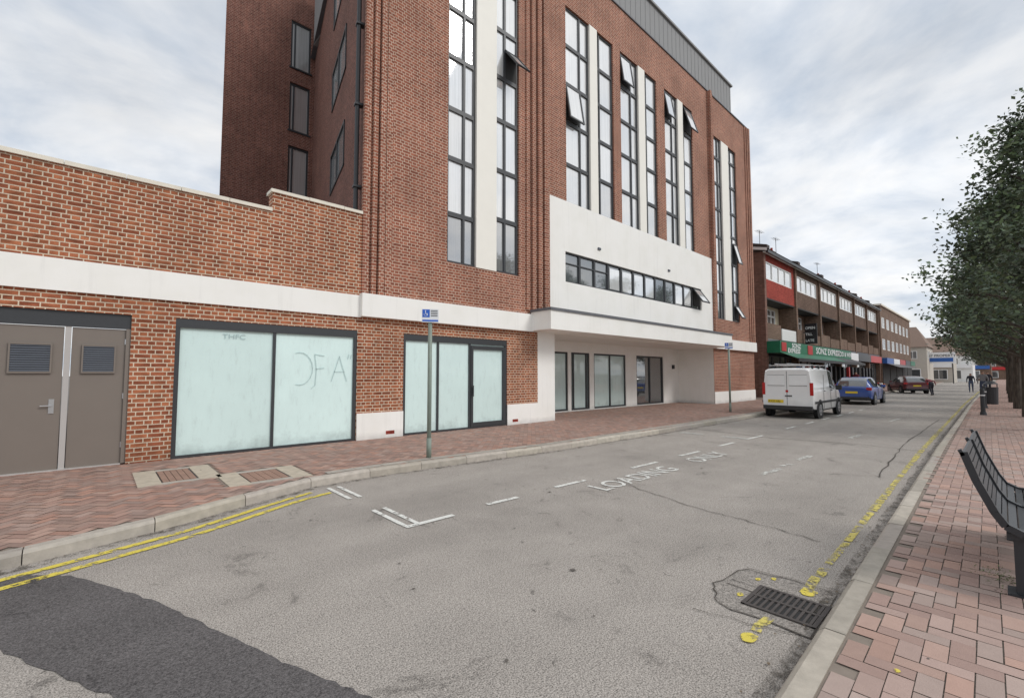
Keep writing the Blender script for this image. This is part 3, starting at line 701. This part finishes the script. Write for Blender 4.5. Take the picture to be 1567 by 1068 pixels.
# ------------------------------------------------------------------ signs on posts
M['sign_blue']=plain('sign_blue',(.02,.12,.55),.35,.03,3); M['sign_white']=plain('sign_white',(.8,.82,.84),.35,.03,3)
def psign(x,y,ht,rz):
    p=empty('parking_sign',(x,y,PZ),rz); b=MB()
    b.tube((0,0,-.05),(0,0,ht-.06),.038,.038,'galv',14); b.tube((0,0,ht-.06),(0,0,ht-.04),.042,.03,'galv',14); b.tube((0,0,0),(0,0,.35),.045,.045,'galv',14)
    b.done('post',p,True)
    b=MB(); b.box(-.15,.15,-.052,-.045,ht-.24,ht,'sign_white'); b.box(-.14,-.01,-.055,-.0525,ht-.15,ht-.01,'sign_blue')
    b.box(-.14,.14,-.055,-.0525,ht-.225,ht-.195,'sign_blue')
    for k in range(4): b.box(.01,.13,-.055,-.0525,ht-.035-k*.032,ht-.022-k*.032,'black_sign')
    b.box(-.05,.05,-.045,-.038,ht-.18,ht-.15,'galv'); b.done('plate',p)
    b=MB(); b.tube((-.085,-.0565,ht-.035),(-.085,-.0585,ht-.035),.01,.01,'sign_white',10)
    b.box(-.09,-.08,-.0575,-.0555,ht-.09,ht-.045,'sign_white'); b.box(-.08,-.05,-.0575,-.0555,ht-.09,ht-.08,'sign_white'); b.box(-.055,-.047,-.0575,-.0555,ht-.12,ht-.08,'sign_white')
    for i in range(10):
        a=math.radians(150+i*24); a2=math.radians(150+(i+1)*24); c=Vector((-.085,-.0565,ht-.098))
        b.tube(c+Vector((.028*math.cos(a),0,.028*math.sin(a))),c+Vector((.028*math.cos(a2),0,.028*math.sin(a2))),.003,.003,'sign_white',5)
    b.done('symbol',p)
psign(4.42,7.0,2.66,math.radians(-32)); psign(18.6,7.4,2.75,math.radians(-65))

# ------------------------------------------------------------------ bench
p=empty('park_bench'); b=MB()
prof=[(.235,1.04),(.215,1.05),(.16,.86),(.08,.66),(.03,.575),(-.05,.535),(-.2,.53),(-.36,.54),(-.46,.535),(-.50,.50)]
bx0,bx1=4.55,6.35
FS=[(0,1,2,3),(7,6,5,4),(0,4,5,1),(1,5,6,2),(2,6,7,3),(3,7,4,0)]
for xx in (bx0,bx1-.05,(bx0+bx1)/2):
    for (y0,z0),(y1,z1) in zip(prof,prof[1:]):
        d=Vector((y1-y0,z1-z0)).normalized(); nn=Vector((-d.y,d.x))*.022
        b.add([(xx,y0-nn.x,z0-nn.y),(xx,y1-nn.x,z1-nn.y),(xx,y1+nn.x,z1+nn.y),(xx,y0+nn.x,z0+nn.y),(xx+.05,y0-nn.x,z0-nn.y),(xx+.05,y1-nn.x,z1-nn.y),(xx+.05,y1+nn.x,z1+nn.y),(xx+.05,y0+nn.x,z0+nn.y)],FS,'black')
b.done('end_frames',p)
b=MB()
pts=[]
for (y0,z0),(y1,z1) in zip(prof[1:],prof[2:]):
    L=math.hypot(y1-y0,z1-z0); k=max(1,int(L/.01))
    for i in range(k): pts.append((y0+(y1-y0)*i/k,z0+(z1-z0)*i/k))
for i in range(0,len(pts)-4,5):
    (y0,z0),(y1,z1)=pts[i],pts[min(len(pts)-1,i+4)]
    d=Vector((y1-y0,z1-z0)).normalized(); nn=Vector((-d.y,d.x))*.008
    b.add([(bx0+.03,y0-nn.x,z0-nn.y),(bx0+.03,y1-nn.x,z1-nn.y),(bx0+.03,y1+nn.x,z1+nn.y),(bx0+.03,y0+nn.x,z0+nn.y),(bx1-.03,y0-nn.x,z0-nn.y),(bx1-.03,y1-nn.x,z1-nn.y),(bx1-.03,y1+nn.x,z1+nn.y),(bx1-.03,y0+nn.x,z0+nn.y)],FS,'black')
b.done('slats',p)
b=MB()
for xx in (bx0+.06,bx1-.25):
    b.box(xx,xx+.10,-.14,.0,PZ,.52,'black'); b.box(xx-.02,xx+.12,-.45,.03,.49,.525,'black'); b.box(xx-.04,xx+.14,-.2,.04,PZ,PZ+.012,'black')
b.done('legs',p)
M['moss']=plain('moss_weeds',(.15,.18,.08),.95,.3,20)
b=MB()
for i in range(260):
    a=random.choice([(4.75,-.05,.12),(5.0,.10,.10)]); x=random.gauss(a[0],a[2]); y=random.gauss(a[1],.07)
    h=random.uniform(.003,.010); t=random.uniform(0,3.14); dx,dy=.006*math.cos(t),.006*math.sin(t)
    b.quad([(x-dx,y-dy,PZ),(x+dx,y+dy,PZ),(x+random.uniform(-.015,.015),y+random.uniform(-.015,.015),PZ+h)],'moss')
b.done('weeds')

# ------------------------------------------------------------------ vehicles
def paintmat(name,col):
    m,nt,b_=newmat(name); b_.inputs['Roughness'].default_value=.28
    b_.inputs['Coat Weight'].default_value=.6; b_.inputs['Coat Roughness'].default_value=.05
    p=pos(nt); c=mixc(nt,noise(nt,p,3,4),[x*.88 for x in col],col)
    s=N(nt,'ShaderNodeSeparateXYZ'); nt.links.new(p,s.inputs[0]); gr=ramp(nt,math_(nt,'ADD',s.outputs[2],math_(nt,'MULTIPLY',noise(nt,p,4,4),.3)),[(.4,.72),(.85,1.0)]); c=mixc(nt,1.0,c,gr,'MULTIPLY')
    nt.links.new(c,b_.inputs['Base Color']); return m
M['car_white']=paintmat('car_paint_white',(.87,.87,.86)); M['car_blue']=paintmat('car_paint_blue',(.03,.09,.36)); M['car_red']=paintmat('car_paint_red',(.12,.013,.02))
M['lamp_red']=plain('lamp_red',(.45,.01,.01),.2,.1,3)
M['plate_y']=plain('plate_yellow',(.75,.55,.03),.4,.03,3); M['hub']=plain('alloy_wheel',(.30,.30,.31),.35,.1,3,metal=.6); M['trim']=plain('black_trim',(.03,.03,.032),.6,.1,3)
def vehicle(name,loc,paint_,st,glassseg,screens,wheels,wr,W):
    p=empty(name,loc); b=MB()
    secs=[]
    for (x,w,zb,zs,rw,ze,zr) in st:
        half=[(0,zb),(w*.86,zb),(w*.97,zb+.07),(w,zb+(zs-zb)*.45),(w*.985,zs-.04),(w*.96,zs),(rw,ze),(rw*.86,zr-.012),(0,zr)]
        secs.append([(x,-y,z) for y,z in half]+[(x,y,z) for y,z in reversed(half[1:-1])])
    n=len(secs[0])
    for i in range(len(secs)-1):
        for j in range(n):
            k=(j+1)%n; f=[secs[i][j],secs[i+1][j],secs[i+1][k],secs[i][k]]
            mat=paint_
            if j in (5,n-6) and i in glassseg: mat='glass_car'
            if i in screens and j in (6,7,n-8,n-7): mat='glass_car'
            if j in (0,n-1,1,n-2): mat='trim'
            b.add(f,[(0,1,2,3)],mat)
    b.add(secs[0],[tuple(range(n-1,-1,-1))],paint_); b.add(secs[-1],[tuple(range(n))],paint_)
    o=b.done('body',p); 
    bv=o.modifiers.new('weld','WELD'); bv.merge_threshold=.0005
    bv=o.modifiers.new('b','BEVEL'); bv.width=.03; bv.segments=3; bv.limit_method='ANGLE'; bv.angle_limit=math.radians(18)
    o.data.polygons.foreach_set('use_smooth',[True]*len(o.data.polygons))
    b=MB()
    for wx in wheels:
        for s in (-1,1):
            b.tube((wx,s*(W-.02),wr),(wx,s*(W+.006),wr),wr+.07,wr+.07,'trim',24)
            b.tube((wx,s*(W-.16),wr),(wx,s*(W+.014),wr),wr,wr-.01,'rubber',28)
            b.tube((wx,s*(W+.012),wr),(wx,s*(W+.020),wr),wr*.66,wr*.60,'hub',24)
            for q in range(5):
                a=q*2*math.pi/5+.3; b.tube((wx+.12*math.cos(a),s*(W+.018),wr+.12*math.sin(a)),(wx+.12*math.cos(a),s*(W+.024),wr+.12*math.sin(a)),.035,.035,'trim',8)
    b.done('wheels',p); return p
vst=[(0.0,.80,.36,1.10,.70,1.70,1.76),(.07,.85,.30,1.10,.74,1.76,1.83),(.6,.86,.24,1.10,.755,1.78,1.86),(2.15,.86,.24,1.10,.755,1.78,1.86),(2.25,.86,.24,1.08,.755,1.78,1.86),(2.85,.86,.24,1.06,.73,1.72,1.80),(3.0,.86,.24,1.05,.72,1.68,1.76),(3.55,.85,.24,1.02,.74,1.10,1.14),(4.05,.80,.24,.85,.66,.90,.95),(4.2,.70,.30,.70,.55,.72,.76)]
v=vehicle('parked_van',(18.75,5.42,0),'car_white',vst,[4,5,6],[6],[.72,3.42],.31,.86)
b=MB()
for s in (-1,1):
    b.box(-.012,.05,s*.78-.05,s*.78+.05,.85,1.30,'lamp_red')
    b.box(1.2,1.215,s*.872-.004,s*.872+.004,.35,1.6,'trim')
    b.box(2.21,2.225,s*.868-.004,s*.868+.004,.35,1.05,'trim'); b.box(3.05,3.065,s*.862-.004,s*.862+.004,.35,1.0,'trim')
    b.box(.1,4.0,s*.868-.006,s*.868+.006,.55,.63,'trim')
    b.box(2.9,3.0,s*.98-.1,s*.98+.1,1.0,1.18,'trim'); b.box(2.3,2.42,s*.875-.01,s*.875+.01,.98,1.01,'trim'); b.box(1.3,1.42,s*.875-.01,s*.875+.01,.98,1.01,'trim')
b.box(-.05,.03,-.80,.80,.32,.46,'trim'); b.box(-.008,.003,-.006,.006,.48,1.72,'trim')
for s in (-1,1):
    b.box(-.010,.02,s*.36-.27,s*.36+.27,1.20,1.58,'car_white'); b.box(-.0105,.0,s*.36-.29,s*.36+.29,1.185,1.20,'trim'); b.box(-.0105,.0,s*.36-.29,s*.36+.29,1.58,1.59,'trim')
b.box(-.02,.0,.12,.64,.56,.67,'plate_y'); b.box(-.03,0,-.16,.06,.80,.84,'trim'); b.box(-.012,0,-.04,.04,.95,1.03,'lamp_red')
b.done('doors_lamps_and_plate',v)
b=MB()
for x in (.5,1.3,2.1):
    b.box(x,x+.05,-.72,.72,1.93,1.96,'steel'); 
    for s in (-.7,.7): b.box(x,x+.05,s-.03,s+.03,1.80,1.93,'trim')
b.tube((.1,.4,1.99),(2.8,.4,1.99),.025,.025,'steel'); b.tube((.1,.0,1.99),(2.8,.0,1.99),.025,.025,'steel')
for k in range(9): b.tube((.25+k*.3,.0,1.99),(.25+k*.3,.4,1.99),.015,.015,'steel',6)
b.done('roof_rack_with_ladder',v)
text('number_plate_text','KX55 NEJ',.10,(-.024,.62,.58),(math.pi/2,0,-math.pi/2),'black_sign',v,sx=.95)
hst=[(0.0,.70,.38,.78,.55,.84,.88),(.06,.82,.30,.88,.62,.95,.98),(.28,.87,.24,.94,.62,1.22,1.28),(.55,.88,.22,.95,.60,1.38,1.43),(1.0,.89,.2,.94,.61,1.41,1.46),(1.75,.89,.2,.92,.61,1.42,1.47),(2.35,.89,.2,.90,.59,1.36,1.41),(3.05,.88,.2,.88,.70,.95,.99),(3.75,.84,.22,.72,.62,.80,.85),(4.05,.70,.30,.55,.50,.60,.63)]
def hatch(name,loc,pm,rz=0):
    v=vehicle(name,loc,pm,hst,[3,4,5,6],[1,2,6],[.72,3.25],.32,.885); v.rotation_euler=(0,0,rz); b=MB()
    b.box(-.06,.02,-.74,.74,.30,.42,'trim'); b.box(-.02,.01,-.26,.26,.60,.71,'plate_y')
    for s in (-1,1):
        b.box(.0,.16,s*.74-.11,s*.74+.11,.78,.92,'lamp_red'); b.box(2.45,2.55,s*.98-.1,s*.98+.1,.92,1.05,pm)
        for x in (1.62,2.6): b.box(x,x+.012,s*.892-.004,s*.892+.004,.35,.9,'trim')
        b.box(1.60,1.66,s*.80-.05,s*.80+.03,.95,1.25,'trim')
    b.done('lamps_and_trim',v); return v
hatch('parked_car',(29.6,5.5,0),'car_blue'); hatch('parked_car',(50.5,4.9,0),'car_red',math.radians(25))

# ------------------------------------------------------------------ people
M['skin']=plain('skin',(.45,.27,.2),.6,.05,5); M['cloth_dark']=plain('cloth_dark',(.03,.03,.04),.9,.1,5); M['cloth_red']=plain('cloth_maroon',(.16,.03,.04),.9,.1,5); M['cloth_jean']=plain('jeans',(.06,.08,.13),.9,.1,5); M['hair']=plain('hair',(.03,.02,.015),.8,.1,5); M['cloth_grey']=plain('cloth_grey',(.25,.25,.26),.9,.1,5)
def person(name,loc,rz,top,bot,bend=0):
    J={'pel':(0,0,.95,.13),'wai':(0,0,1.12,.125),'che':(0,0,1.36,.15),'nek':(0,0,1.50,.06),'hd1':(0,.01,1.60,.085),'hd2':(0,.02,1.70,.085),
       'hl':(.09,0,.90,.095),'kl':(.10,.12,.50,.062),'al':(.10,.0,.09,.042),'tl':(.10,.16,.03,.035),
       'hr':(-.09,0,.90,.095),'kr':(-.10,-.02,.50,.062),'ar':(-.10,-.22,.12,.042),'tr':(-.10,-.09,.03,.035),
       'sl':(.18,0,1.42,.062),'el':(.25,-.05,1.15,.045),'wl':(.25,.10,.93,.03),'fl':(.25,.14,.84,.028),
       'sr':(-.18,0,1.42,.062),'er':(-.25,.03,1.15,.045),'wr':(-.25,-.08,.92,.03),'fr':(-.25,-.1,.83,.028)}
    E=[('pel','wai'),('wai','che'),('che','nek'),('nek','hd1'),('hd1','hd2'),('pel','hl'),('hl','kl'),('kl','al'),('al','tl'),('pel','hr'),('hr','kr'),('kr','ar'),('ar','tr'),('che','sl'),('sl','el'),('el','wl'),('wl','fl'),('che','sr'),('sr','er'),('er','wr'),('wr','fr')]
    up={'wai','che','nek','hd1','hd2','sl','el','wl','fl','sr','er','wr','fr'}
    ks=list(J); vs=[]
    for k in ks:
        x,y,z,r=J[k]
        if bend and k in up:
            v=Vector((x,y,z-.95)); v.rotate(Matrix.Rotation(-bend,3,'X')); x,y,z=v.x,v.y-.05,v.z+.95
        vs.append((x,y,z))
    me=bpy.data.meshes.new(name); me.from_pydata(vs,[(ks.index(a),ks.index(c)) for a,c in E],[])
    o=bpy.data.objects.new(name,me); COL.objects.link(o); o.modifiers.new('s','SKIN')
    for i,k in enumerate(ks):
        r=J[k][3]; d=me.skin_vertices[0].data[i]; d.radius=(r,r*.8 if k in('che','wai','pel') else r); d.use_root=(k=='pel')
    ss=o.modifiers.new('ss','SUBSURF'); ss.levels=2; ss.render_levels=2
    dg=bpy.context.evaluated_depsgraph_get(); m2=bpy.data.meshes.new_from_object(o.evaluated_get(dg)); bpy.data.objects.remove(o)
    for k in (top,bot,'skin','hair','black'): m2.materials.append(M[k])
    for f in m2.polygons:
        c=f.center; best=min(range(len(ks)),key=lambda i:(Vector(vs[i])-c).length-J[ks[i]][3]); k=ks[best]
        f.material_index={'pel':1,'hl':1,'kl':1,'al':1,'hr':1,'kr':1,'ar':1,'tl':4,'tr':4,'nek':2,'hd1':2,'hd2':3,'fl':2,'fr':2}.get(k,0); f.use_smooth=True
    ob=bpy.data.objects.new(name,m2); COL.objects.link(ob); ob.location=loc; ob.rotation_euler=(0,0,rz); return ob
person('pedestrian',(47.0,3.75,0),math.radians(-60),'cloth_red','cloth_dark',math.radians(65))
person('pedestrian',(58,2.0,0),math.radians(90),'cloth_dark','cloth_jean')
person('pedestrian',(52,.85,PZ),math.radians(100),'cloth_dark','cloth_dark')
person('pedestrian',(44,.95,PZ),math.radians(-80),'cloth_grey','cloth_jean')
person('pedestrian',(36,7.9,PZ),math.radians(0),'cloth_dark','cloth_jean')
person('pedestrian',(46,8.2,PZ),math.radians(70),'cloth_red','cloth_dark')

# ------------------------------------------------------------------ street furniture on the right
def bollard(x,y):
    p=empty('bollard',(x,y,PZ)); b=MB(); b.tube((0,0,0),(0,0,.9),.07,.06,'black',12); b.tube((0,0,.9),(0,0,.98),.075,.05,'black',12); b.tube((0,0,.7),(0,0,.74),.075,.075,'white_sign',12); b.tube((0,0,0),(0,0,.12),.1,.08,'black',12); b.done('post',p)
bollard(24,.55); bollard(29,.6)
p=empty('litter_bin',(33,.45,PZ)); b=MB(); b.tube((0,0,0),(0,0,.85),.24,.27,'black',16); b.tube((0,0,1.0),(0,0,1.15),.28,.12,'black',16)
for a in range(4): b.tube((.22*math.cos(a*1.57),.22*math.sin(a*1.57),.85),(.22*math.cos(a*1.57),.22*math.sin(a*1.57),1.0),.02,.02,'black',6)
b.done('body',p)

# ------------------------------------------------------------------ trees
def barkmat():
    m,nt,b_=newmat('bark'); p=pos(nt); s=scaled(nt,p,(14,14,2))
    c=ramp(nt,noise(nt,s,1.5,5),[(.3,(.035,.028,.022)),(.7,(.12,.10,.08))]); nt.links.new(c,b_.inputs['Base Color']); b_.inputs['Roughness'].default_value=.9; bump(nt,b_,noise(nt,s,2,4),.6,.02); return m
M['bark']=barkmat()
def leafmat():
    m,nt,b_=newmat('leaves'); a=N(nt,'ShaderNodeAttribute',attribute_name='Col'); c=mixc(nt,1.0,(.095,.130,.078),a.outputs[0],'MULTIPLY')
    nt.links.new(c,b_.inputs['Base Color']); b_.inputs['Roughness'].default_value=.55
    return m
M['leaf']=leafmat()
def treemesh(seed,H,R,ls=.155):
    rnd=random.Random(seed); tr=MB(); lf=MB()
    pts=[Vector((0,0,0)),Vector((rnd.uniform(-.05,.05),0,1.3)),Vector((rnd.uniform(-.1,.1),.05,2.5)),Vector((0,.05,H*.55)),Vector((.1,0,H*.85))]
    rr=[.17,.13,.11,.07,.02]
    for i in range(4): tr.tube(pts[i],pts[i+1],rr[i],rr[i+1],'bark',10,cap=False)
    def prof(z):
        t=(z-1.9)/(H-1.9); t=min(1,max(0,t))
        return R*(min(1,(t+.12)/.30)**.6)*(1-t**1.6)**.78
    ends=[]
    for k in range(24):
        z=2.0+(H*.66)*(k/24); base=Vector((0,.03,z)); a=k*2.4+rnd.uniform(-.3,.3)
        rad=prof(z+.8)*rnd.uniform(.62,1.05)
        mid=base+Vector((math.cos(a)*rad*.5,math.sin(a)*rad*.5,.5)); end=base+Vector((math.cos(a)*rad,math.sin(a)*rad,rnd.uniform(.4,1.2)))
        tr.tube(base,mid,.055,.035,'bark',6,cap=False); tr.tube(mid,end,.035,.012,'bark',5,cap=False)
        ends+= [mid.lerp(end,.3),end]
        for q in range(3):
            e2=mid.lerp(end,rnd.uniform(.2,.9))+Vector((rnd.gauss(0,.5),rnd.gauss(0,.5),rnd.uniform(-.4,.6))); tr.tube(mid.lerp(end,.3),e2,.02,.006,'bark',4,cap=False); ends.append(e2)
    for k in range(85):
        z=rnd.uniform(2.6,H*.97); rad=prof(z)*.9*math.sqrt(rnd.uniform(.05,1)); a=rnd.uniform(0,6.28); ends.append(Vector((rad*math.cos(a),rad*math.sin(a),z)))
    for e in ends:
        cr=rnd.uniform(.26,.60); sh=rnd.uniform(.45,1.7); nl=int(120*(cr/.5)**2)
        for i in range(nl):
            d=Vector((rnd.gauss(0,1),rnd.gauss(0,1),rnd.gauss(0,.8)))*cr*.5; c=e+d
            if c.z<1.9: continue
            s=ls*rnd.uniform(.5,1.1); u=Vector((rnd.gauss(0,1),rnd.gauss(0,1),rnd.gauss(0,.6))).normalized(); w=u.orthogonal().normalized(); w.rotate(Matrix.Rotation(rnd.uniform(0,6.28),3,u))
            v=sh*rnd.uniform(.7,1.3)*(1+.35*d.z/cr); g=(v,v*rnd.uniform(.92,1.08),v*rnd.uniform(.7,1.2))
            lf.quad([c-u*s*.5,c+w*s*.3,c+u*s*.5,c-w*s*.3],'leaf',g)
    return tr,lf
T=[]
for sd,H_,R_ in ((3,9.0,2.65),(11,8.7,2.5)):
    tr,lf=treemesh(sd,H_,R_); a=tr.done('trunk_src',None,True); l=lf.done('leaf_src'); T.append((a.data,l.data)); bpy.data.objects.remove(a); bpy.data.objects.remove(l)
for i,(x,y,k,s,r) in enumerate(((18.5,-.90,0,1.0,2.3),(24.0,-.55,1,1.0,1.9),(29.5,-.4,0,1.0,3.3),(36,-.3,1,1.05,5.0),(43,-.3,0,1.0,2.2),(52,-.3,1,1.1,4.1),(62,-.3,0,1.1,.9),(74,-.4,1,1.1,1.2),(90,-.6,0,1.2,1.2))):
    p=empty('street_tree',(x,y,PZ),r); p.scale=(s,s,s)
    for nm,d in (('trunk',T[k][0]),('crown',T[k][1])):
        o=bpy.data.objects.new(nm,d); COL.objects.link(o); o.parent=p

# ------------------------------------------------------------------ sky + sun
w=bpy.data.worlds.new('World'); sc.world=w; w.use_nodes=True; nt=w.node_tree; bg=nt.nodes['Background']
SR=math.radians(25)
sky=N(nt,'ShaderNodeTexSky',sky_type='NISHITA'); sky.sun_disc=False; sky.sun_elevation=math.radians(40); sky.sun_rotation=math.radians(155)
tc=N(nt,'ShaderNodeTexCoord'); sp=N(nt,'ShaderNodeSeparateXYZ'); nt.links.new(tc.outputs['Generated'],sp.inputs[0])
zz=math_(nt,'ADD',math_(nt,'MAXIMUM',sp.outputs[2],0.0),.20)
cb=N(nt,'ShaderNodeCombineXYZ'); nt.links.new(math_(nt,'DIVIDE',sp.outputs[0],zz),cb.inputs[0]); nt.links.new(math_(nt,'DIVIDE',sp.outputs[1],zz),cb.inputs[1])
n1=noise(nt,cb.outputs[0],1.9,8,.56,.25)
mp=N(nt,'ShaderNodeMapping'); mp.inputs['Location'].default_value=(5,2,0); nt.links.new(cb.outputs[0],mp.inputs[0])
n2=noise(nt,mp.outputs[0],.75,5,.6)
cl=ramp(nt,n1,[(.34,(.56,.64,.75)),(.45,(.74,.79,.86)),(.53,(.89,.915,.95)),(.62,(1,1,1))])
cl2=ramp(nt,n2,[(.33,.78),(.58,1.0)])
cl=mixc(nt,1.0,cl,cl2,'MULTIPLY')
vm=N(nt,'ShaderNodeVectorMath',operation='SCALE'); vm.inputs['Scale'].default_value=10.8; nt.links.new(cl,vm.inputs[0])
fin=mixc(nt,.94,sky.outputs[0],vm.outputs[0])
nt.links.new(fin,bg.inputs['Color']); bg.inputs['Strength'].default_value=.1
s=bpy.data.lights.new('sun','SUN'); s.energy=1.5; s.angle=math.radians(20); s.color=(1,.97,.93)
so=bpy.data.objects.new('sun',s); COL.objects.link(so); so.rotation_euler=(math.radians(50),0,math.radians(25))

# ------------------------------------------------------------------ camera
cam=bpy.data.cameras.new('camera'); co=bpy.data.objects.new('camera',cam); COL.objects.link(co); sc.camera=co
co.location=(0,0,1.6); co.rotation_euler=(math.radians(90+3.24),0,math.radians(47.4-90)); cam.sensor_width=36; cam.lens=690/1567*36; cam.clip_start=.05; cam.clip_end=2000
